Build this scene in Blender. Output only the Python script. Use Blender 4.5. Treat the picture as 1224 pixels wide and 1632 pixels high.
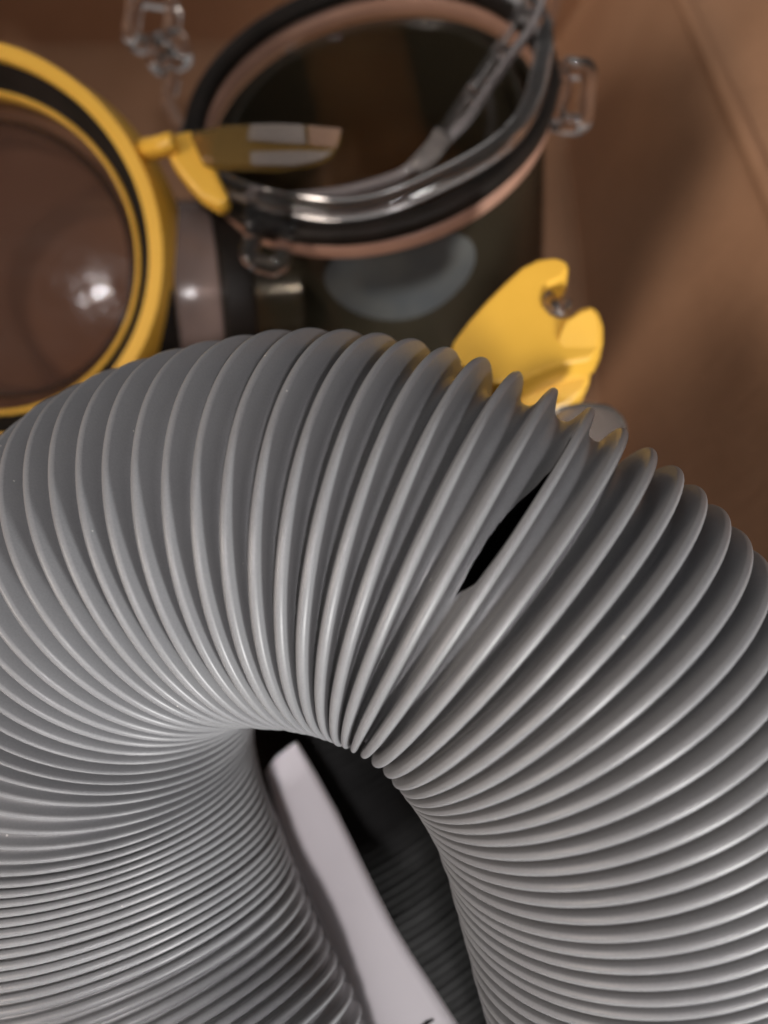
import bpy, bmesh, math, random
import numpy as np
from mathutils import Vector
random.seed(7); rng = np.random.default_rng(7)
for o in list(bpy.data.objects): bpy.data.objects.remove(o)
scene = bpy.context.scene
COL = scene.collection

# ------------------------------------------------------------------ camera
PITCH = math.radians(20.0)          # the phone leans this far forward from looking straight down
CAM_H = 0.335                       # metres above the bottom of the box
F_PX, CX, CY = 1281.0, 612.0, 816.0
CP, SP = math.cos(PITCH), math.sin(PITCH)
def cw(v):
    """point measured from the lens (right, down, forward; metres) -> world"""
    v = np.asarray(v, float); x, y, z = v[..., 0], -v[..., 1], -v[..., 2]
    return np.stack([x, y * CP - z * SP, y * SP + z * CP + CAM_H], -1)
def cdir(v):
    return cw(v) - np.array([0, 0, CAM_H])
def ray(px, py):
    return np.array([(px - CX) / F_PX, (py - CY) / F_PX, 1.0])
def at(px, py, depth):
    return cw(ray(px, py) * depth)
cam = bpy.data.cameras.new('camera'); cam_o = bpy.data.objects.new('camera', cam); COL.objects.link(cam_o)
cam.sensor_fit = 'VERTICAL'; cam.sensor_height = 36.0; cam.lens = 36.0 * F_PX / 1632.0
cam.clip_start = 0.005; cam.clip_end = 50.0
cam_o.location = (0, 0, CAM_H); cam_o.rotation_euler = (PITCH, 0, 0)
cam.dof.use_dof = True; cam.dof.focus_distance = 0.143; cam.dof.aperture_fstop = 7.6
scene.camera = cam_o

# ------------------------------------------------------------------ world, lamps, exposure
world = bpy.data.worlds.new('World'); scene.world = world; world.use_nodes = True
bg = world.node_tree.nodes['Background']; bg.inputs[0].default_value = (1.0, 0.955, 0.93, 1); bg.inputs[1].default_value = 0.23
def unit_v(a): return a / np.linalg.norm(a)
def lamp(name, direction, dist, target, size, power, colour, aim=None, spread=180):
    l = bpy.data.lights.new(name, 'AREA'); l.shape = 'DISK'; l.size = size; l.energy = power; l.color = colour; l.spread = math.radians(spread)
    o = bpy.data.objects.new(name, l); COL.objects.link(o)
    d = cdir(np.array(direction) / np.linalg.norm(direction))
    t = cw(np.array(target)); p = t + d * dist
    if aim is not None: d = unit_v(p - cw(np.array(aim)))
    o.location = p; o.rotation_euler = Vector(-d).to_track_quat('-Z', 'Y').to_euler()
    return o
lamp('room_lamp', (0.62, 0.68, -0.42), 1.3, (0, 0.05, 0.16), 0.17, 18.5, (1.0, 0.985, 0.96))
lamp('overhead_fill', (0.20, 0.22, -0.95), 1.6, (-0.085, -0.073, 0.245), 0.11, 0.27, (1.0, 0.95, 0.96), (0.0, 0.11, 0.2), 26)  # added overhead fill, beam narrowed so the background stays dim; glints on the window
lamp('warm_fill', (-0.72, 0.10, -0.68), 1.4, (0.0, 0.04, 0.18), 0.55, 0.62, (1.0, 0.87, 0.77), (0.14, -0.09, 0.25), 36)  # added fill without a known source, narrowed onto the right wall
vs = scene.view_settings
vs.view_transform = 'Standard'; vs.look = 'None'; vs.exposure = 0.0; vs.gamma = 1.0
scene.cycles.max_bounces = 10; scene.cycles.transparent_max_bounces = 24
scene.cycles.transmission_bounces = 10; scene.cycles.sample_clamp_indirect = 4.0

# ------------------------------------------------------------------ materials
def new_mat(name):
    m = bpy.data.materials.new(name); m.use_nodes = True
    nt = m.node_tree; return m, nt, nt.nodes['Principled BSDF']
def noise(nt, scale, detail=4, coord='Object', vec_scale=None):
    tc = nt.nodes.new('ShaderNodeTexCoord'); n = nt.nodes.new('ShaderNodeTexNoise')
    n.inputs['Scale'].default_value = scale; n.inputs['Detail'].default_value = detail
    if vec_scale:
        mp = nt.nodes.new('ShaderNodeMapping'); mp.inputs['Scale'].default_value = vec_scale
        nt.links.new(tc.outputs[coord], mp.inputs[0]); nt.links.new(mp.outputs[0], n.inputs['Vector'])
    else:
        nt.links.new(tc.outputs[coord], n.inputs['Vector'])
    return n
def ramp(nt, src, c0, c1, p0=0.35, p1=0.65):
    r = nt.nodes.new('ShaderNodeValToRGB'); r.color_ramp.elements[0].position = p0; r.color_ramp.elements[1].position = p1
    r.color_ramp.elements[0].color = (*c0, 1); r.color_ramp.elements[1].color = (*c1, 1)
    nt.links.new(src, r.inputs[0]); return r
def bump(nt, src, bsdf, strength, dist):
    b = nt.nodes.new('ShaderNodeBump'); b.inputs['Strength'].default_value = strength; b.inputs['Distance'].default_value = dist
    nt.links.new(src, b.inputs['Height']); nt.links.new(b.outputs[0], bsdf.inputs['Normal'])
def plastic(name, c0, c1, rough, scale=60, bstr=0.1, spec=0.5, r_var=0.1):
    m, nt, b = new_mat(name); n = noise(nt, scale)
    r = ramp(nt, n.outputs['Fac'], c0, c1); nt.links.new(r.outputs[0], b.inputs['Base Color'])
    b.inputs['Specular IOR Level'].default_value = spec
    n2 = noise(nt, scale * 7, 3)
    mr = nt.nodes.new('ShaderNodeMapRange'); mr.inputs[3].default_value = rough - r_var; mr.inputs[4].default_value = rough + r_var
    nt.links.new(n2.outputs['Fac'], mr.inputs[0]); nt.links.new(mr.outputs[0], b.inputs['Roughness'])
    if bstr: bump(nt, n2.outputs['Fac'], b, bstr, 0.0004)
    return m
HOSE = plastic('grey_vinyl', (0.236, 0.240, 0.250), (0.260, 0.264, 0.273), 0.38, 45, 0.05, 0.45, 0.07)
def hose_extras(m):
    nt = m.node_tree; b = nt.nodes['Principled BSDF']; src = b.inputs['Base Color'].links[0].from_socket
    g = noise(nt, 14, 5); gr = ramp(nt, g.outputs['Fac'], (.86, .85, .84), (1, 1, 1), .35, .6)
    mx = nt.nodes.new('ShaderNodeMixRGB'); mx.blend_type = 'MULTIPLY'; mx.inputs[0].default_value = .8
    nt.links.new(src, mx.inputs[1]); nt.links.new(gr.outputs[0], mx.inputs[2])
    fine = noise(nt, 2600, 2); fr = ramp(nt, fine.outputs['Fac'], (.90, .90, .91), (1.06, 1.06, 1.05), .3, .7)
    mf = nt.nodes.new('ShaderNodeMixRGB'); mf.blend_type = 'MULTIPLY'; mf.inputs[0].default_value = .7
    nt.links.new(mx.outputs[0], mf.inputs[1]); nt.links.new(fr.outputs[0], mf.inputs[2])
    tc = nt.nodes.new('ShaderNodeTexCoord'); vo = nt.nodes.new('ShaderNodeTexVoronoi'); vo.inputs['Scale'].default_value = 130; nt.links.new(tc.outputs['Object'], vo.inputs['Vector'])
    lt = nt.nodes.new('ShaderNodeMath'); lt.operation = 'LESS_THAN'; lt.inputs[1].default_value = .028; nt.links.new(vo.outputs['Distance'], lt.inputs[0])
    sp = nt.nodes.new('ShaderNodeMixRGB'); sp.inputs[2].default_value = (.55, .54, .52, 1); nt.links.new(lt.outputs[0], sp.inputs[0]); nt.links.new(mf.outputs[0], sp.inputs[1])
    nt.links.new(sp.outputs[0], b.inputs['Base Color'])
hose_extras(HOSE)
YEL = plastic('yellow_plastic', (0.74, 0.415, 0.048), (0.80, 0.455, 0.058), 0.38, 40, 0.08, 0.45, 0.05)
RUBBER = plastic('black_rubber', (0.010, 0.008, 0.0065), (0.016, 0.012, 0.010), 0.5, 80, 0.1, 0.15)
TAN = plastic('tan_plastic', (0.34, 0.19, 0.135), (0.42, 0.24, 0.17), 0.45, 60, 0.05)
GREYSEAL = plastic('slate_seal', (0.038, 0.043, 0.046), (0.060, 0.062, 0.058), 0.6, 60, 0.1)
PAPER = plastic('white_paper', (0.83, 0.78, 0.81), (0.87, 0.83, 0.85), 0.8, 9, 0.3, 0.2)
SHADE_BLACK = plastic('shade_black_vinyl', (0.005, 0.005, 0.005), (0.008, 0.008, 0.008), 0.6, 60, 0.05, 0.15)  # the shade inside the hose loop is put into this black
INK = plastic('black_ink', (0.02, 0.02, 0.022), (0.03, 0.03, 0.03), 0.7, 80, 0)
def glass(name, tint, rough=0.04, ior=1.46):
    m, nt, b = new_mat(name); b.inputs['Base Color'].default_value = (*tint, 1)
    b.inputs['Transmission Weight'].default_value = 1.0; b.inputs['IOR'].default_value = ior
    n = noise(nt, 90, 3); mr = nt.nodes.new('ShaderNodeMapRange'); mr.inputs[3].default_value = rough * .4; mr.inputs[4].default_value = rough * 2
    nt.links.new(n.outputs['Fac'], mr.inputs[0]); nt.links.new(mr.outputs[0], b.inputs['Roughness'])
    bump(nt, n.outputs['Fac'], b, 0.25, 0.001)
    return m
CLEAR = glass('clear_plastic', (0.92, 0.89, 0.88), 0.09)
AMBER = glass('amber_plastic', (0.80, 0.62, 0.30), 0.06)
def thin_clear(name, tint, diffuse, dw, rough):
    """thin tinted plastic wall: see-through, partly milky, glossy skin"""
    m = bpy.data.materials.new(name); m.use_nodes = True; nt = m.node_tree; nt.nodes.clear()
    out = nt.nodes.new('ShaderNodeOutputMaterial'); tr = nt.nodes.new('ShaderNodeBsdfTransparent'); tr.inputs[0].default_value = (*tint, 1)
    df = nt.nodes.new('ShaderNodeBsdfDiffuse'); gl = nt.nodes.new('ShaderNodeBsdfGlossy')
    n = noise(nt, 50, 4); r = ramp(nt, n.outputs['Fac'], [c * .75 for c in diffuse], diffuse, .3, .7); nt.links.new(r.outputs[0], df.inputs[0])
    gl.inputs['Roughness'].default_value = rough
    m1 = nt.nodes.new('ShaderNodeMixShader'); m1.inputs[0].default_value = dw
    nt.links.new(tr.outputs[0], m1.inputs[1]); nt.links.new(df.outputs[0], m1.inputs[2])
    fr = nt.nodes.new('ShaderNodeFresnel'); fr.inputs[0].default_value = 1.45
    bp = nt.nodes.new('ShaderNodeBump'); bp.inputs['Strength'].default_value = .2; bp.inputs['Distance'].default_value = .0008
    nt.links.new(n.outputs['Fac'], bp.inputs['Height']); nt.links.new(bp.outputs[0], gl.inputs['Normal'])
    m2 = nt.nodes.new('ShaderNodeMixShader'); nt.links.new(fr.outputs[0], m2.inputs[0])
    nt.links.new(m1.outputs[0], m2.inputs[1]); nt.links.new(gl.outputs[0], m2.inputs[2]); nt.links.new(m2.outputs[0], out.inputs[0])
    return m
SMOKE = thin_clear('smoky_clear_plastic', (0.76, 0.70, 0.60), (0.10, 0.085, 0.055), 0.20, 0.14)
WINDOW = thin_clear('clear_window_plastic', (0.80, 0.70, 0.66), (0.10, 0.06, 0.05), 0.27, 0.2)
def smear(m):
    nt = m.node_tree; gl = [n for n in nt.nodes if n.type == 'BSDF_GLOSSY'][0]; fr = [n for n in nt.nodes if n.type == 'FRESNEL'][0]; fr.inputs[0].default_value = 1.30
    n = noise(nt, 26, 6, 'Object', (1, 2.4, 1)); mr = nt.nodes.new('ShaderNodeMapRange'); mr.inputs[1].default_value = .35; mr.inputs[2].default_value = .65; mr.inputs[3].default_value = .12; mr.inputs[4].default_value = .34
    nt.links.new(n.outputs['Fac'], mr.inputs[0]); nt.links.new(mr.outputs[0], gl.inputs['Roughness'])
    bp = [n for n in nt.nodes if n.type == 'BUMP'][0]; bp.inputs['Strength'].default_value = .5; bp.inputs['Distance'].default_value = .0016
smear(WINDOW)
ROSE = thin_clear('rose_tinted_clear_plastic', (0.7, 0.6, 0.56), (0.46, 0.34, 0.30), 0.5, 0.2)
PALE = thin_clear('pale_plastic_and_reflection', (0.8, 0.78, 0.76), (0.42, 0.38, 0.36), 0.25, 0.2)  # brace plastic, and the pale reflections painted on the latch blade
LUG = thin_clear('lug_clear_plastic', (0.9, 0.87, 0.87), (0.40, 0.36, 0.36), 0.22, 0.08)
GLINT = thin_clear('glinting_clear_plastic', (0.86, 0.83, 0.83), (0.42, 0.38, 0.38), 0.38, 0.1)
AMBERFILM = thin_clear('amber_film_plastic', (0.72, 0.55, 0.28), (0.30, 0.19, 0.05), 0.34, 0.12)
TANREFLECT = thin_clear('tan_reflection', (0.8, 0.68, 0.58), (0.40, 0.27, 0.20), 0.34, 0.2)  # tan part of the reflection painted on the latch blade
DIM = thin_clear('dull_clear_plastic', (0.8, 0.76, 0.72), (0.22, 0.19, 0.17), 0.5, 0.25)
def cardboard():
    m, nt, b = new_mat('cardboard'); n = noise(nt, 22, 6); r = ramp(nt, n.outputs['Fac'], (0.37, 0.205, 0.118), (0.44, 0.25, 0.148), .3, .7)
    n2 = noise(nt, 900, 3, 'Object', (1, 1, .25)); mix = nt.nodes.new('ShaderNodeMixRGB'); mix.blend_type = 'MULTIPLY'; mix.inputs[0].default_value = .35
    r2 = ramp(nt, n2.outputs['Fac'], (.7, .68, .66), (1, 1, 1), .3, .6)
    nt.links.new(r.outputs[0], mix.inputs[1]); nt.links.new(r2.outputs[0], mix.inputs[2]); nt.links.new(mix.outputs[0], b.inputs['Base Color'])
    b.inputs['Roughness'].default_value = .8; b.inputs['Specular IOR Level'].default_value = .25
    n3 = noise(nt, 30, 3, 'Object', (6, 6, .4)); bump(nt, n3.outputs['Fac'], b, .25, .002)
    return m
CARD = cardboard()

# ------------------------------------------------------------------ object helpers
ORG = {}
def thing(name, label, cat, loc, group=None):
    o = bpy.data.objects.new(name, None); COL.objects.link(o); o.location = loc; o.empty_display_size = 0.01
    o['label'] = label; o['category'] = cat
    if group: o['group'] = group
    ORG[o] = np.array(loc, float); return o
def mesh(name, verts, faces, mat, parent=None, smooth=True, normals=None, bevel=0.0):
    org = ORG.get(parent, np.zeros(3)); me = bpy.data.meshes.new(name)
    v = np.asarray(verts, float).reshape(-1, 3) - org
    me.from_pydata(v.tolist(), [], [list(map(int, f)) for f in faces]); me.materials.append(mat)
    o = bpy.data.objects.new(name, me); COL.objects.link(o)
    if parent: o.parent = parent
    ORG[o] = org
    if bevel:
        bm = bmesh.new(); bm.from_mesh(me); bmesh.ops.recalc_face_normals(bm, faces=bm.faces)
        ed = [e for e in bm.edges if len(e.link_faces) == 2 and e.calc_face_angle() > 0.6]
        bmesh.ops.bevel(bm, geom=ed, offset=bevel, segments=3, affect='EDGES', profile=.5)
        bm.to_mesh(me); bm.free()
        wnm = o.modifiers.new('weighted_normals', 'WEIGHTED_NORMAL'); wnm.keep_sharp = False; wnm.weight = 100
    if smooth:
        me.polygons.foreach_set('use_smooth', [True] * len(me.polygons))
        if bevel:
            pass
    if normals is not None: me.normals_split_custom_set_from_vertices(np.asarray(normals).reshape(-1, 3).tolist())
    me.update(); return o
def grid_faces(nr, nc, wrap=True, off=0):
    f = []
    for r in range(nr - 1):
        for c in range(nc if wrap else nc - 1):
            c2 = (c + 1) % nc; f.append((off + r * nc + c, off + r * nc + c2, off + (r + 1) * nc + c2, off + (r + 1) * nc + c))
    return f
def unit(a): a = np.asarray(a, float); return a / np.linalg.norm(a, axis=-1, keepdims=True)
class Frame:
    def __init__(s, o, a, ref): s.o = np.asarray(o, float); s.a = unit(a); s.u = unit(ref - np.dot(ref, s.a) * s.a); s.w = np.cross(s.a, s.u)
    def p(s, r, th, h): return s.o + r * (math.cos(th) * s.u + math.sin(th) * s.w) + h * s.a
def rrect(r0, r1, h0, h1, b, n=3):
    pts = []
    for (cx_, cy_, a0) in ((r1 - b, h1 - b, 0), (r0 + b, h1 - b, 90), (r0 + b, h0 + b, 180), (r1 - b, h0 + b, 270)):
        for k in range(n + 1):
            a = math.radians(a0 + 90 * k / n); pts.append((cx_ + b * math.cos(a), cy_ + b * math.sin(a)))
    return pts
def lathe(name, fr, prof, mat, parent, segs=96, closed=True, th0=0.0, th1=2 * math.pi, wob=None):
    full = abs(th1 - th0 - 2 * math.pi) < 1e-6; n = segs if full else segs + 1; V = []; P = len(prof)
    for i in range(n):
        th = th0 + (th1 - th0) * i / segs
        for (r, h) in prof:
            if wob: r, h = wob(th, r, h)
            V.append(fr.p(r, th, h))
    F = []
    for i in range(n if full else n - 1):
        i2 = (i + 1) % n
        for k in range(P if closed else P - 1):
            k2 = (k + 1) % P; F.append((i * P + k, i2 * P + k, i2 * P + k2, i * P + k2))
    if closed and not full: F.append(tuple(range(P))[::-1]); F.append(tuple((n - 1) * P + k for k in range(P)))
    o = mesh(name, V, F, mat, parent)
    bm = bmesh.new(); bm.from_mesh(o.data); bmesh.ops.recalc_face_normals(bm, faces=bm.faces); bm.to_mesh(o.data); bm.free()
    try: o.data.set_sharp_from_angle(angle=math.radians(50))
    except Exception: pass
    return o
def sweep(name, pts, half_w, half_h, mat, parent, up, closed=False, n=10, sub=6, rounded=.6):
    """a bar of rounded section carried along a smooth path of world points"""
    P = np.asarray(pts, float)
    if sub > 1:
        m = len(P); Q = []; rngi = range(m if closed else m - 1)
        for i in rngi:
            p0 = P[(i - 1) % m] if closed or i > 0 else 2 * P[0] - P[1]; p1 = P[i]; p2 = P[(i + 1) % m]
            p3 = P[(i + 2) % m] if closed or i + 2 < m else 2 * P[-1] - P[-2]
            for k in range(sub):
                t = k / sub; Q.append(.5 * (2 * p1 + (p2 - p0) * t + (2 * p0 - 5 * p1 + 4 * p2 - p3) * t * t + (3 * p1 - p0 - 3 * p2 + p3) * t ** 3))
        if not closed: Q.append(P[-1])
        P = np.array(Q)
    m = len(P); T = (np.roll(P, -1, 0) - np.roll(P, 1, 0))
    if not closed: T[0] = P[1] - P[0]; T[-1] = P[-1] - P[-2]
    T = unit(T); up = unit(up); S = unit(np.cross(T, up)); U = np.cross(S, T); V = []
    for i in range(m):
        for k in range(n):
            a = 2 * math.pi * (k + .5) / n; ca, sa = math.cos(a), math.sin(a); e = rounded
            V.append(P[i] + S[i] * half_w * math.copysign(abs(ca) ** e, ca) + U[i] * half_h * math.copysign(abs(sa) ** e, sa))
    F = grid_faces(m, n)
    if closed: F += [((m - 1) * n + k, (m - 1) * n + (k + 1) % n, (k + 1) % n, k) for k in range(n)]
    else: F += [tuple(range(n))[::-1], tuple((m - 1) * n + k for k in range(n))]
    o = mesh(name, V, F, mat, parent)
    bm = bmesh.new(); bm.from_mesh(o.data); bmesh.ops.recalc_face_normals(bm, faces=bm.faces); bm.to_mesh(o.data); bm.free()
    return o
def prism(name, outline, direction, mat, parent, bevel=.0008, curve=None):
    """closed outline of world points given real thickness along direction"""
    A = np.asarray(outline, float); B = A + np.asarray(direction, float); n = len(A)
    F = [tuple(range(n)), tuple(range(2 * n - 1, n - 1, -1))] + [(i, (i + 1) % n, n + (i + 1) % n, n + i) for i in range(n)]
    return mesh(name, np.vstack([A, B]), F, mat, parent, True, bevel=bevel)

# ------------------------------------------------------------------ cardboard box
box = thing('cardboard_box', 'brown cardboard box whose side wall rises on the right behind the hose', 'box', (0.02, 0.12, 0.0))
def slab(name, quad, thick_dir, th, mat, parent, nx=14, ny=14, warp=0.0008):
    q = np.asarray(quad, float); V = []; d = unit(thick_dir); ph = rng.uniform(0, 6, 4)
    for side in (0, 1):
        for i in range(ny + 1):
            for j in range(nx + 1):
                s, t = j / nx, i / ny
                p = q[0] * (1 - s) * (1 - t) + q[1] * s * (1 - t) + q[2] * s * t + q[3] * (1 - s) * t
                p = p + d * (warp * (math.sin(5 * s + ph[0]) + math.sin(4 * t + ph[1]) + .5 * math.sin(9 * s + 6 * t + ph[2])) + side * th); V.append(p)
    n = (nx + 1) * (ny + 1); f = grid_faces(ny + 1, nx + 1, False); F = f + [tuple(n + k for k in q_[::-1]) for q_ in f]
    rim = [j for j in range(nx + 1)] + [i * (nx + 1) + nx for i in range(1, ny + 1)] + [ny * (nx + 1) + j for j in range(nx - 1, -1, -1)] + [i * (nx + 1) for i in range(ny - 1, 0, -1)]
    for k in range(len(rim)):
        a, b = rim[k], rim[(k + 1) % len(rim)]; F.append((a, b, n + b, n + a))
    return mesh(name, V, F, mat, parent, True)
def on_floor(px, py, z=0.0):
    d = cdir(ray(px, py)); return np.array([0, 0, CAM_H]) + d * ((z - CAM_H) / d[2])
fa, fb = on_floor(885, 120), on_floor(945, 620)            # where the right wall meets the bottom
dw = unit(np.array([fb[0] - fa[0], fb[1] - fa[1], 0])); nin = np.array([dw[1], -dw[0], 0])
if nin[0] > 0: nin = -nin
nin = unit(nin + np.array([0, 0, math.tan(math.radians(18))])); wup = np.cross(dw, nin); wup = wup if wup[2] > 0 else -wup
YB = 0.40
def along(y): return fa + dw * ((y - fa[1]) / dw[1])
cor, front = along(YB), along(-0.012)
def on_wall(px, py):
    d = cdir(ray(px, py)); c = np.array([0, 0, CAM_H]); t = np.dot(fa - c, nin) / np.dot(d, nin); return c + d * t
ka, kb = on_wall(1088, 0), on_wall(1224, 305)              # the fold line of the top flap on that wall
def fold(y): return ka + (kb - ka) * ((y - ka[1]) / (kb[1] - ka[1]))
slab('bottom_panel', [(-.26, -.24, 0), (along(-.24)[0], -.24, 0), (cor[0], YB, 0), (-.26, YB, 0)], (0, 0, -1), .004, CARD, box)
slab('side_panel', [front + (0, 0, .001), cor + (0, 0, .001), fold(YB), fold(-0.012)], -nin, .004, CARD, box, 24, 20)
slab('back_panel', [(-.26, YB - .002, .001), (cor[0] + .02, YB - .002, .001), (cor[0] + .15, YB - .002, fold(YB)[2]), (-.26, YB - .002, fold(YB)[2])], (0, 1, 0), .004, CARD, box)
slab('front_panel', [(-.26, -.235, .001), (front[0] + .03, -.235, .001), (front[0] + .03, -.235, .10), (-.26, -.235, .10)], (0, -1, 0), .004, CARD, box)
slab('side_panel', [along(-.233) + (0, 0, .001), front + (0, -.002, .001), front + (0, -.002, 0) + wup * .10, along(-.233) + wup * .10], -nin, .004, CARD, box)
slab('left_panel', [(-.258, -.233, .001), (-.258, YB - .004, .001), (-.258, YB - .004, .2), (-.258, -.233, .2)], (-1, 0, 0), .004, CARD, box)
out = unit(-nin * .75 + np.array([0, 0, 1.0]))
f0, f1 = fold(-0.012), fold(YB)
slab('top_flap', [f0 + out * .0035 - nin * .0012, f1 + out * .0035 - nin * .0012, f1 + out * .11, f0 + out * .11], -nin, .004, CARD, box, 20, 10)
sweep('fold_crease', [f0 - nin * .0015, (f0 + f1) / 2 - nin * .0015, f1 - nin * .0015], .0032, .0034, CARD, box, nin, sub=4)

# ------------------------------------------------------------------ the hose
FY = np.array([[-0.0429, 0.1249, 0.1724], [-0.053, 0.1108, 0.1818], [-0.0613, 0.0937, 0.1875], [-0.0687, 0.0747, 0.1894], [-0.072, 0.0538, 0.1889], [-0.0682, 0.0338, 0.1863], [-0.0587, 0.0171, 0.1819], [-0.0448, 0.0079, 0.1762], [-0.0284, 0.0043, 0.1715], [-0.0119, 0.0036, 0.1669], [0.0045, 0.0073, 0.1638], [0.0194, 0.0146, 0.1615], [0.0314, 0.0244, 0.1587], [0.0411, 0.0367, 0.1583], [0.0491, 0.0521, 0.1596], [0.0544, 0.0696, 0.1623], [0.0587, 0.0891, 0.1653]])
FN = np.array([[-0.46, -0.84, 0.29], [-0.37, -0.905, 0.20], [-0.255, -0.964, 0.057], [-0.14, -0.976, -0.039], [0.06, -0.99, -0.265], [0.36, -0.838, -0.35], [0.537, -0.658, -0.546], [0.795, -0.477, -0.403], [0.864, -0.259, -0.379], [0.928, -0.016, -0.346], [0.96, 0.3, -0.232], [0.803, 0.546, -0.098], [0.71, 0.691, -0.038], [0.503, 0.87, 0.128], [0.366, 0.906, 0.176], [0.305, 0.937, 0.18], [0.427, 0.904, 0.037]])
FI = [-30.5, -28.5, -23.5, -21.5, -18.5, -16.5, -14.5, -12.5, -9.5, -8, -7, -6, -5, -4, -3, -2, -1, 0, 1, 2, 3, 4, 5, 6, 7, 8, 9, 10, 11, 12, 13, 14, 15, 16, 17, 18, 19, 20, 21, 22, 23, 24, 25, 26, 27, 28, 29, 30, 31, 32, 33, 34, 35, 36]
FT = [1.704, 2.113, 2.563, 2.787, 3.178, 3.499, 3.943, 4.281, 4.793, 5.158, 5.436, 5.728, 5.962, 6.17, 6.36, 6.548, 6.74, 6.933, 7.154, 7.41, 7.687, 7.949, 8.24, 8.513, 8.783, 9.022, 9.256, 9.49, 9.704, 9.921, 10.163, 10.385, 10.636, 10.937, 11.226, 11.527, 11.772, 12.0, 12.198, 12.4, 12.586, 12.752, 12.949, 13.128, 13.328, 13.513, 13.697, 13.887, 14.07, 14.251, 14.414, 14.572, 14.734, 14.884]
UPC = np.array([0, -math.sin(math.radians(27)), -math.cos(math.radians(27))])
RH = 0.041
def spl(Y):
    m = len(Y); A = np.zeros((m, m)); B = np.zeros_like(Y); A[0, 0] = A[-1, -1] = 1
    for i in range(1, m - 1):
        A[i, i - 1] = A[i, i + 1] = 1; A[i, i] = 4; B[i] = 6 * (Y[i - 1] - 2 * Y[i] + Y[i + 1])
    return np.linalg.solve(A, B)
def sev(Y, M, t):
    t = np.clip(np.atleast_1d(t), 0, len(Y) - 1 - 1e-9); i = t.astype(int); u = (t - i)[:, None]
    p = Y[i] * (1 - u) + Y[i + 1] * u + ((1 - u) ** 3 - (1 - u)) * M[i] / 6 + (u ** 3 - u) * M[i + 1] / 6
    d = Y[i + 1] - Y[i] + (-3 * (1 - u) ** 2 + 1) * M[i] / 6 + (3 * u ** 2 - 1) * M[i + 1] / 6
    return p, d
def resample(pts, step):
    Y = np.array(pts, float); M = spl(Y); t = np.linspace(0, len(Y) - 1, 2000); p, _ = sev(Y, M, t)
    L = np.r_[0, np.cumsum(np.linalg.norm(np.diff(p, axis=0), axis=1))]; n = max(2, round(L[-1] / step))
    return sev(Y, M, np.interp(np.linspace(0, L[-1], n + 1), L, t))[0]
# the hose goes on out of the picture at both ends
low = resample([(.070, .205, .275), (.062, .230, .252), (.046, .246, .222), (.024, .246, .192), (.008, .234, .173), (-.008, .208, .163), (-.022, .178, .160), (-.033, .148, .165), tuple(FY[0])], .019)[:-1]
tail = resample([tuple(FY[-1]), (.064, .111, .170), (.069, .131, .184), (.074, .150, .206)], .019)[1:]
HY = np.vstack([low, FY, tail]); NL = len(low); HM = spl(HY)
_, HD = sev(HY, HM, np.arange(len(HY)) * 1.0); HN = unit(HD); HN[NL:NL + len(FN)] = unit(FN)
HN[NL - 1] = unit(HN[NL - 1] + 1.5 * unit(FN[0])); HN[NL - 2] = unit(HN[NL - 2] + .6 * unit(FN[0])); HN[NL + len(FN)] = unit(HN[NL + len(FN)] + unit(FN[-1])); HNM = spl(HN)
ts = np.array(FT) + NL; kk = np.arange(-28, 37); tk = np.interp(kk, FI, ts); ks = list(kk)
fi_, ft_ = np.array(FI), ts; lo_ = fi_ <= -4; pf = np.polyfit(fi_[lo_], ft_[lo_], 4)       # even out the packed coils of the lower left
wl = np.clip((-6 - kk) / 4.0, 0, 1); tk = list(tk * (1 - wl) + np.polyval(pf, kk) * wl)
tt = np.linspace(0, len(HY) - 1, 6000); pp, _ = sev(HY, HM, tt); LL = np.r_[0, np.cumsum(np.linalg.norm(np.diff(pp, axis=0), axis=1))]
for sgn, t_start, pitch in ((-1, tk[0], .0027), (1, tk[-1], .0030)):
    s = np.interp(t_start, tt, LL) + sgn * pitch
    while 0.004 < s < LL[-1] - .004:
        t = float(np.interp(s, LL, tt))
        if sgn < 0: tk.insert(0, t); ks.insert(0, ks[0] - 1)
        else: tk.append(t); ks.append(ks[-1] + 1)
        s += sgn * (pitch if s > LL[-1] - .33 or sgn > 0 else .0042)
tk = np.array(tk); ks = np.array(ks); NK = len(tk)
# soften the measured spacing a little
sm = tk.copy(); sm[1:-1] = .25 * tk[:-2] + .5 * tk[1:-1] + .25 * tk[2:]; tk = sm
CK, _ = sev(HY, HM, tk); NKv, _ = sev(HN, HNM, tk); NKv = unit(NKv)
E1 = unit(np.cross(NKv, UPC)); E2 = np.cross(NKv, E1)
SEG = 144; TH = np.linspace(0, 2 * np.pi, SEG, endpoint=False)
NR = np.cos(TH)[None, :, None] * E1[:, None] + np.sin(TH)[None, :, None] * E2[:, None]     # radial
wobr = 1 + 0.004 * np.sin(2 * TH[None] + ks[:, None] * .21) + .003 * np.sin(3 * TH[None] - ks[:, None] * .13) + .002 * rng.normal(size=(NK, 1))
SK = CK[:, None] + RH * wobr[..., None] * NR
gap = np.linalg.norm(SK[1:] - SK[:-1], axis=2); gp = np.vstack([gap[:1], gap]); gn = np.vstack([gap, gap[-1:]])
B0 = 0.00092
BK = np.minimum(B0, np.interp(ks, [-60, -14, -4, 60], [.46, .46, .31, .31])[:, None] * np.minimum(gp, gn)); PHM = math.radians(66)
def chord(k):      # unit direction from ring k to ring k+1, tangent to the hose
    a = SK[k + 1] - SK[k]; nm = unit(NR[k] + NR[k + 1]); a = a - (a * nm).sum(1, keepdims=True) * nm
    return unit(a + 1e-9 * NKv[k]), nm
hose = thing('corrugated_hose', 'grey corrugated vinyl hose curled in a loop with a dark tear between two ribs', 'hose', tuple(cw(CK[NK // 2])))
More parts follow.
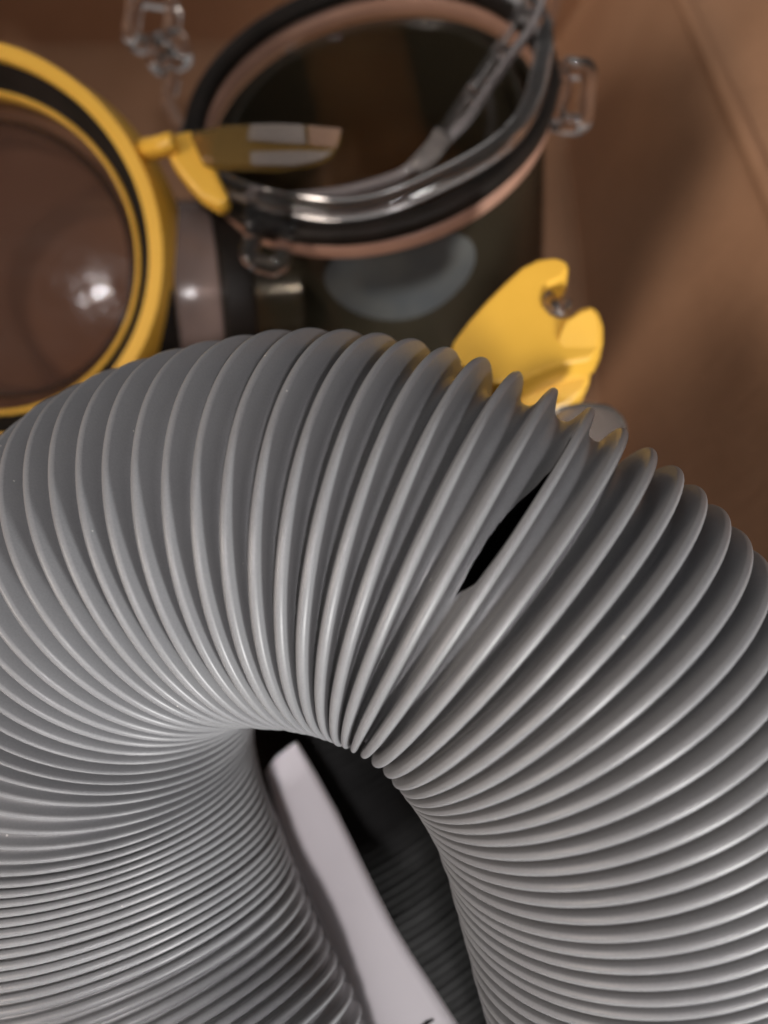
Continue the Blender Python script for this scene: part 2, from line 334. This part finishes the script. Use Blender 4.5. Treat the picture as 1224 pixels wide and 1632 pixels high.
ARC = [0, 11, 22, 33, 44, 55, 66]
def bead_rows(k):
    rows = []
    an, nmn = chord(min(k, NK - 2)); ap, nmp = chord(max(k - 1, 0))
    b = BK[k][:, None]
    for s_, a in ((-1, -ap), (1, an)):
        for ph in (ARC[::-1] if s_ < 0 else ARC[1:]):
            f = math.radians(ph); rows.append(SK[k] + a * b * math.sin(f) - NR[k] * b * (1 - math.cos(f)))
    return np.array(rows)
BEADS = [bead_rows(k) for k in range(NK)]
def sag(k):
    p = gap[k]; x = ks[k]
    base = float(np.interp(x, [-60, -30, -12, -4, 0, 6, 10, 13, 14.5, 16, 18, 30, 60], [.0011, .0011, .0017, .0040, .0052, .0056, .0062, .0064, .0048, .0050, .0088, .0084, .0060]))
    return np.maximum(np.minimum(base, 1.35 * p), .25 * p)
U = [0, .2, .4, .6, .8, 1.0]
def web_rows(k):
    a, nm = chord(k); E0, E1_ = BEADS[k][-1], BEADS[k + 1][0]
    t0 = a * math.cos(PHM) - NR[k] * math.sin(PHM); t1 = -a * math.cos(PHM) - NR[k + 1] * math.sin(PHM)
    Mid = (SK[k] + SK[k + 1]) / 2 - nm * sag(k)[:, None]; rows = []
    for half in (0, 1):
        E, t = (E0, t0) if half == 0 else (E1_, t1); s_ = 1 if half == 0 else -1
        L = np.linalg.norm(Mid - E, axis=1)[:, None]; c1 = E + t * L * .46; c2 = Mid - s_ * a * L * .40
        seq = [E * (1 - u) ** 3 + 3 * c1 * u * (1 - u) ** 2 + 3 * c2 * u * u * (1 - u) + Mid * u ** 3 for u in U]
        rows += seq if half == 0 else seq[::-1][1:]
    return np.array(rows)
WEBS = [web_rows(k) for k in range(NK - 1)]
ALL = np.concatenate([np.concatenate([BEADS[k], WEBS[k][1:-1]]) for k in range(NK - 1)] + [BEADS[-1]])
AW = cw(ALL)
dr = np.gradient(AW, axis=0); dc = np.roll(AW, -1, 1) - np.roll(AW, 1, 1); NN = unit(np.cross(dc, dr) + 1e-12)
ctr = cw(np.repeat(CK, [len(BEADS[0]) + len(WEBS[0]) - 2] * (NK - 1) + [len(BEADS[0])], axis=0))[:, None]
if ((AW - ctr) * NN).sum() < 0: NN = -NN
FLIP = None
NB, NWI = len(BEADS[0]), len(WEBS[0]) - 2; STEP = NB + NWI
gf_b = grid_faces(NB, SEG); gf_w = grid_faces(NWI + 2, SEG)
# is the natural winding outward?
v0, v1, v2 = AW[0, 0], AW[0, 1], AW[1, 1]; FL = np.dot(np.cross(v1 - v0, v2 - v0), NN[0, 0]) < 0
if FL: gf_b = [f[::-1] for f in gf_b]; gf_w = [f[::-1] for f in gf_w]
for k in range(NK):
    r = slice(k * STEP, k * STEP + NB)
    mesh('rib', AW[r], gf_b, HOSE, hose, True, NN[r])
# the tear: a slit in the web between ribs 15 and 16
KT = int(np.where(ks == 15)[0][0])
Wv = WEBS[KT]; pxy = np.stack([CX + F_PX * Wv[..., 0] / Wv[..., 2], CY + F_PX * Wv[..., 1] / Wv[..., 2]], -1)
nmv = NR[KT]; vis = (nmv * SK[KT]).sum(1) < 0.0
ymid = pxy[5, :, 1]; cand = np.where(vis & (pxy[5, :, 0] > 600))[0]
th_of = lambda y: TH[cand[np.argmin(abs(ymid[cand] - y))]]
tear_y = [705, 740, 790, 840, 870, 900, 922, 945]; tear_t = np.array([th_of(y) for y in tear_y])
uL = [.93, .68, .55, .49, .48, .48, .49, .50]; uR = [.94, .998, .998, .98, .92, .80, .66, .50]
if tear_t[0] > tear_t[-1]: order = np.argsort(tear_t)
else: order = np.arange(len(tear_t))
tt_, uL_, uR_ = tear_t[order], np.array(uL)[order], np.array(uR)[order]
SEG2 = 720; TH2 = np.linspace(0, 2 * np.pi, SEG2, endpoint=False)
def dense(rows):   # rows (n, SEG, 3) -> (n, SEG2, 3), linear round the ring
    x = TH2 / (2 * np.pi) * SEG; i = x.astype(int) % SEG; f = (x - x.astype(int))[None, :, None]
    return rows[:, i] * (1 - f) + rows[:, (i + 1) % SEG] * f
wr = slice(KT * STEP + NB - 1, KT * STEP + STEP + 1)
DW, DN = dense(AW[wr]), unit(dense(NN[wr])); nrow = DW.shape[0]
ker = np.hanning(13); ker /= ker.sum(); smooth = lambda a: np.convolve(np.r_[a[-6:], a, a[:6]], ker, 'valid')
cl, crr = smooth(np.interp(TH2, tt_, uL_)), smooth(np.interp(TH2, tt_, uR_)); sep = crr - cl
jag = .005 * np.interp(TH2, np.linspace(0, 2 * np.pi, 160), rng.normal(size=160)); cl = cl + jag * (sep > .02); crr = np.maximum(crr + .5 * jag * (sep > .02), cl)
def sample(Dat, u):
    x = np.clip(u, 0, 1) * (nrow - 1); i = np.minimum(x.astype(int), nrow - 2); f = (x - i)[:, None]; c = np.arange(SEG2); return Dat[i, c] * (1 - f) + Dat[i + 1, c] * f
tv, tn, tf, off = [], [], [], 0
THK = .0005
for side in (0, 1):
    rows, nrm = [], []
    for q in np.linspace(0, 1, 12):
        u = cl * q if side == 0 else crr + (1 - crr) * q
        P_, N_ = sample(DW, u), unit(sample(DN, u))
        e = q if side == 0 else 1 - q; P_ = P_ - N_ * (.0012 * np.clip(sep / .3, 0, 1) * e ** 3)[:, None]
        rows.append(P_); nrm.append(N_)
    inner = [(r_ - n_ * THK, -n_) for r_, n_ in zip(rows, nrm)]
    seq = (rows + [i_[0] for i_ in inner[::-1]]) if side == 0 else ([i_[0] for i_ in inner[::-1]] + rows)
    sn = (nrm + [i_[1] for i_ in inner[::-1]]) if side == 0 else ([i_[1] for i_ in inner[::-1]] + nrm)
    tv.append(np.array(seq).reshape(-1, 3)); tn.append(np.array(sn).reshape(-1, 3)); g = grid_faces(len(seq), SEG2, True, off)
    tf += [f[::-1] for f in g] if FL else g; off += len(seq) * SEG2
wv, wn, wf = [], [], []; base = 0
for k in range(NK - 1):
    if k == KT: continue
    r = slice(k * STEP + NB - 1, k * STEP + STEP + 1); wv.append(AW[r].reshape(-1, 3)); wn.append(NN[r].reshape(-1, 3))
    wf += [tuple(base + i for i in f) for f in gf_w]; base += (NWI + 2) * SEG
mesh('hose_skin', np.vstack(wv), wf, HOSE, hose, True, np.vstack(wn))
torn = mesh('torn_skin', np.vstack(tv), tf, HOSE, hose, True, np.vstack(tn)); torn['label'] = 'web of the hose split open along one rib'

# ------------------------------------------------------------------ lower hose coil below the loop, its shade painted as black
bt = thing('shade_black_coil', 'finely ribbed lower hose coil beside the paper, painted black for the shade below the loop', 'tube', tuple(at(640, 1450, .31)))
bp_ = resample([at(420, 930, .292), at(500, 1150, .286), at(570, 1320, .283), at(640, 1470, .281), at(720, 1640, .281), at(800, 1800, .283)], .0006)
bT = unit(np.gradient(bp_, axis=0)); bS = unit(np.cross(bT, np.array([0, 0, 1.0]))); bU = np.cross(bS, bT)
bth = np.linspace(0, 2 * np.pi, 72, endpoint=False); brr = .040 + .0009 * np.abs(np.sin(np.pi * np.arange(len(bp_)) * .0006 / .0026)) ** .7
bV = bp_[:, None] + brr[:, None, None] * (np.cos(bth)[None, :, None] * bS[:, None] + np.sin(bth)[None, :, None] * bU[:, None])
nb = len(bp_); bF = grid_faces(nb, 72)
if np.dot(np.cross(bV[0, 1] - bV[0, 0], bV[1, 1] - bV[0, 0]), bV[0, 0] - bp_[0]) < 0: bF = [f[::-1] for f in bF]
mesh('ribbed_wall', bV.reshape(-1, 3), bF, SHADE_BLACK, bt)
bfr = Frame(bp_[0], -bT[0], np.array([1.0, 0, 0])); lathe('end_cuff', bfr, rrect(.038, .0425, -.006, .003, .001), SHADE_BLACK, bt, 72)

# ------------------------------------------------------------------ folded paper in the middle of the loop
paper = thing('folded_paper', 'white folded paper strip standing inside the loop of the hose', 'paper', tuple(at(560, 1400, .215)))
edge_r = [(470, 1183, .224), (500, 1235, .219), (535, 1297, .213), (570, 1365, .206), (598, 1420, .200), (626, 1475, .195), (650, 1517, .191), (690, 1580, .184), (745, 1665, .176), (800, 1750, .168)]
edge_l = [(424, 1230, .228), (438, 1278, .225), (455, 1330, .221), (478, 1395, .216), (498, 1450, .212), (518, 1495, .208), (536, 1540, .205), (562, 1600, .201), (594, 1680, .195), (632, 1760, .188)]
Rr = np.array([at(*p) for p in edge_r]); Lr = np.array([at(*p) for p in edge_l]); nn_ = 10; ni = len(Rr); V = []
pn = unit(np.cross(Rr[-1] - Rr[0], Lr[4] - Rr[4])); pn = pn if pn[2] > 0 else -pn
for side in (0, 1):
    for i in range(ni):
        for j in range(nn_):
            q = j / (nn_ - 1); p = Lr[i] * (1 - q) + Rr[i] * q
            p = p + pn * (.0012 * math.sin(math.pi * q) + .0004 * math.sin(.9 * i + 4 * q) - side * .0006); V.append(p)
n = ni * nn_; F = grid_faces(ni, nn_, False); F = F + [tuple(n + a for a in f[::-1]) for f in F]
rim = list(range(nn_)) + [i * nn_ + nn_ - 1 for i in range(1, ni)] + [(ni - 1) * nn_ + j for j in range(nn_ - 2, -1, -1)] + [i * nn_ for i in range(ni - 2, 0, -1)]
F += [(rim[k], rim[(k + 1) % len(rim)], n + rim[(k + 1) % len(rim)], n + rim[k]) for k in range(len(rim))]
sheet = mesh('sheet', V, F, PAPER, paper)
def on_paper(i, q, lift=0.0):
    k = int(i); f = i - k; L_ = Lr[k] * (1 - f) + Lr[k + 1] * f; R_ = Rr[k] * (1 - f) + Rr[k + 1] * f
    return L_ * (1 - q) + R_ * q + pn * (.0012 * math.sin(math.pi * q) + .0004 * math.sin(.9 * i + 4 * q) + lift)
mk = [(7.62, .64), (7.56, .70), (7.49, .77), (7.47, .84), (7.50, .85), (7.55, .79), (7.62, .72), (7.66, .66)]
prism('printed_mark', [on_paper(*p, .0002) for p in mk], -pn * .0001, INK, paper, 0)

# ------------------------------------------------------------------ yellow collared coupling (left)
YA = np.array([0, .15, -.99]); oA = at(-58, 398, .235); frA = Frame(oA, cdir(YA), cdir(np.array([1.0, 0, 0])))
ya = thing('yellow_coupling', 'clear hose coupling with a thick yellow collar and black seal at the left edge', 'hose coupling', tuple(oA - frA.a * .12))
s = .235 / F_PX; s2 = .2465 / F_PX
cprof = [(294 * s, -.001), (295 * s, 0.0), (317 * s, 0.0), (318.5 * s, -.0007), (329 * s, -.020), (327 * s, -.0215), (294 * s, -.0215)]
lathe('collar', frA, cprof, YEL, ya, 128)
lathe('gasket', frA, [(300 * s, -.003), (293.5 * s, -.0035), (262 * s2, -.0105), (252 * s2, -.0115), (252 * s2, -.018), (300 * s, -.018)], RUBBER, ya, 128)
lathe('inner_rim', frA, rrect(244 * s2, 251.5 * s2, -.026, -.0105, .0008), YEL, ya, 128)
dome = [(244 * s2 * q, -.0165 + .0092 * (1 - q * q)) for q in np.linspace(1, .001, 16)]
lathe('window', frA, dome, WINDOW, ya, 128, False)
lathe('tube_body', frA, rrect(222 * s, 240 * s, -.118, -.022, .002), SMOKE, ya, 96)
lathe('rear_seal', frA, rrect(224 * s, 262 * s, -.095, -.084, .003), RUBBER, ya, 96)
sweep('latch_arm', [at(232, 238, .236), at(246, 236, .232), at(262, 232, .229), at(278, 226, .228)], .0026, .003, YEL, ya, cdir([0, 0, -1.0]))
hook = [(262, 214), (300, 206), (326, 211), (336, 240), (346, 275), (366, 318), (350, 331), (318, 312), (296, 288), (276, 262), (266, 242)]
prism('latch_hook', [at(x, y, .230) for x, y in hook], cdir([.0, .001, .006]), YEL, ya, .0016)
bl = [(300, 208), (360, 196), (430, 194), (500, 196), (545, 203), (540, 222), (526, 243), (495, 256), (440, 264), (395, 262), (350, 262), (322, 255)]
prism('latch_blade', [at(x, y, .226 - .00002 * (x - 300)) for x, y in bl], cdir([0, .001, .0035]), AMBERFILM, ya, .0012)
for q, m_ in (([(398, 197), (440, 196), (484, 198), (488, 228), (440, 226), (394, 222)], PALE), ([(490, 199), (544, 204), (536, 235), (493, 229)], TANREFLECT), ([(398, 241), (470, 239), (530, 240), (510, 254), (470, 263), (400, 262)], PALE)):  # reflection of the room on the blade, painted as pale and tan strips
    prism('blade_reflection', [at(x, y, .2235 - .00002 * (x - 300)) for x, y in q], cdir([0, .0, .0010]), m_, ya, .0003)

# ------------------------------------------------------------------ big clear fitting (top)
v = unit(ray(590, 190)); md = np.array([-.208, -.978, 0]); perp = unit(md - np.dot(md, v) * v)
cosb = 175 / 290.; axB = -v * cosb + perp * math.sqrt(1 - cosb ** 2)
oB = at(590, 190, .262); frB = Frame(oB, cdir(axB), cdir(np.array([1.0, 0, 0])))
rb = 290 * .262 / F_PX * .985
fb_ = thing('clear_fitting', 'large clear plastic pipe fitting with black gasket and see-through lugs', 'pipe fitting', tuple(oB - frB.a * .11))
lathe('tan_rim', frB, rrect(rb - .0036, rb, -.001, .0042, .0008), TAN, fb_, 128)
lathe('gasket', frB, rrect(rb - .0046, rb + .0018, .0052, .0108, .002), RUBBER, fb_, 128)
def fl_wob(th, r, h): return (r + .0008 * math.sin(7 * th), h)
lathe('flange', frB, rrect(rb - .0055, rb + .0002, .0138, .0185, .0015), CLEAR, fb_, 96, True, math.radians(-160), math.radians(40), wob=fl_wob)
lathe('tube_body', frB, rrect(rb - .005, rb - .0025, -.12, -.0025, .001), SMOKE, fb_, 128)
lathe('inner_sleeve', frB, rrect(rb - .011, rb - .0085, -.10, .0, .001), SMOKE, fb_, 96)

def hit_b(px, py, r):
    for dep in np.linspace(.17, .32, 600):
        q = at(px, py, dep) - frB.o; h = np.dot(q, frB.a)
        if np.linalg.norm(q - h * frB.a) < r: break
    return at(px, py, dep)
seal_o = hit_b(642, 452, rb - .0008); frS = Frame(seal_o, unit(unit(seal_o - frB.o - np.dot(seal_o - frB.o, frB.a) * frB.a) * 1.0 + .0 * frB.a), cdir(np.array([1.0, -.25, 0])))
lathe('end_seal', frS, [(r * .0240, 0.0) for r in np.linspace(1, .001, 8)], GREYSEAL, fb_, 64, False, wob=lambda th, r, h: (r * (1 - .30 * math.sin(th) ** 2), h - (r * math.cos(th)) ** 2 / .092))
toC = cdir([0, 0, -1.0])
sweep('clear_brace', [at(*p) for p in ((400, 316, .238), (470, 318, .237), (560, 306, .236), (628, 286, .235), (652, 272, .2345), (676, 254, .234))], .0014, .0036, GLINT, fb_, toC, sub=3)
sweep('clear_brace', [at(*p) for p in ((660, 272, .2340), (690, 240, .2335), (706, 216, .2335))], .0027, .0034, PALE, fb_, toC, sub=3, rounded=.4)
sweep('clear_brace', [at(*p) for p in ((700, 224, .234), (728, 176, .2345), (762, 126, .236), (800, 68, .239), (838, 0, .243), (880, -80, .249))], .0013, .0030, CLEAR, fb_, toC, sub=3, rounded=.4)
sweep('clear_brace', [at(*p) for p in ((710, 226, .235), (748, 186, .2355), (778, 140, .237), (812, 92, .240), (846, 44, .243), (880, -40, .249))], .0011, .0034, GLINT, fb_, toC, sub=3, rounded=.4)
for p_, q_ in (((744, 152, .236), (766, 158, .236)), ((790, 84, .239), (818, 86, .240)), ((826, 22, .243), (856, 30, .243))):
    sweep('brace_rung', [at(*p_), (at(*p_) + at(*q_)) / 2, at(*q_)], .0018, .0022, CLEAR, fb_, toC, sub=2)
sweep('clear_brace', [at(*p) for p in ((900, -60, .248), (868, 60, .246), (846, 160, .245), (800, 250, .246), (735, 315, .248))], .002, .0035, CLEAR, fb_, cdir([0, 0, -1.0]))
sweep('clear_brace', [at(*p) for p in ((770, 130, .262), (785, 190, .262), (772, 250, .262))], .0016, .003, CLEAR, fb_, cdir([0, 0, -1.0]))
def loop(px, py, w, h, depth, rot=0, th=.0025, tilt=0.0):
    pts = []; c, s_ = math.cos(rot), math.sin(rot)
    for (x, y) in ((-1, -.7), (-.7, -1), (0, -1), (.7, -1), (1, -.7), (1, 0), (1, .7), (.7, 1), (0, 1), (-.7, 1), (-1, .7), (-1, 0)):
        X, Y = x * w / 2, y * h / 2; pts.append(at(px + X * c - Y * s_, py + X * s_ + Y * c, depth + tilt * y))
    return sweep('lug_loop', pts, th, th * 1.6, CLEAR, fb_, cdir([0, 0, -1.0]), closed=True, sub=3, rounded=.7)
loop(913, 154, 44, 88, .246, .08); loop(428, 388, 52, 70, .234, .25); loop(243, 36, 62, 74, .272, .15); loop(268, 84, 48, 36, .272, -.3)
loop(436, 352, 70, 30, .234, .1)
sweep('lug_bar', [at(*p) for p in ((880, 205, .247), (893, 168, .246), (900, 140, .246), (896, 118, .246))], .002, .003, CLEAR, fb_, cdir([0, 0, -1.0]))
sweep('lug_bar', [at(*p) for p in ((262, 90, .272), (276, 125, .272), (268, 160, .270), (284, 196, .266), (300, 214, .262))], .0022, .003, CLEAR, fb_, cdir([0, 0, -1.0]))

# ------------------------------------------------------------------ small clear tube lying between the two
pT = at(300, 470, .275); axT = cdir([1.0, -.12, .25]); frT = Frame(pT, axT, cdir(np.array([0, -1.0, 0])))
ct = thing('clear_tube', 'short clear tube with two black rings half hidden behind the yellow collar', 'tube', tuple(at(330, 520, .30)))
lathe('tube_wall', frT, rrect(.0265, .0285, -.0105, .035, .0008), SMOKE, ct, 96)
lathe('seal_ring', frT, rrect(.028, .0315, .0095, .0195, .0015), RUBBER, ct, 96)
lathe('seal_ring', frT, rrect(.0255, .0315, -.0135, -.0055, .0015), RUBBER, ct, 96)
lathe('tube_collar', frT, rrect(.0285, .0305, -.005, .0090, .001), ROSE, ct, 96)

# ------------------------------------------------------------------ yellow hooked ring piece behind the hose
yh = thing('yellow_hook', 'chunky yellow plastic bayonet piece with a notch behind the hose', 'hose fitting', tuple(at(840, 600, .235)))
ol = [(716, 560), (722, 543), (745, 512), (775, 478), (805, 448), (832, 424), (858, 411), (885, 408), (903, 414), (908, 427), (899, 441), (880, 450), (866, 458), (861, 470), (866, 485), (878, 498), (895, 505), (910, 501), (925, 490), (943, 485), (955, 495), (962, 517), (962, 542), (953, 562), (938, 572), (905, 578), (870, 590), (835, 606), (790, 612), (745, 600)]
def hook_d(x, y): return .205 + .00002 * (x - 840) + .00003 * (540 - y)
prism('hook_plate', [at(x, y, hook_d(x, y)) for x, y in ol], cdir([.001, .004, .008]), YEL, yh, .0012)
tb = [(900, 512), (922, 497), (942, 490), (952, 500), (957, 520), (956, 543), (946, 558), (926, 566), (902, 562), (888, 540)]
prism('tab', [at(x, y, hook_d(x, y) - .0012 + .00005 * (y - 530)) for x, y in tb], cdir([0, .0008, .002]), YEL, yh, .0007)
lo = [(800, 600), (870, 584), (940, 574), (944, 600), (934, 622), (905, 645), (860, 662), (800, 670)]
prism('lower_wall', [at(x, y, .213) for x, y in lo], cdir([.0, .004, .010]), YEL, yh, .0018)
sweep('clear_lug', [at(*p) for p in ((872, 470, .209), (882, 488, .208), (893, 495, .208), (904, 484, .209))], .0014, .002, CLEAR, yh, cdir([0, 0, -1.0]))
cl_ = [(872, 665), (888, 645), (930, 637), (975, 640), (1000, 662), (1006, 690), (985, 730), (930, 735), (885, 700)]
prism('clear_tab', [at(x, y, .196) for x, y in cl_], cdir([0, .001, .006]), DIM, yh, .0022)
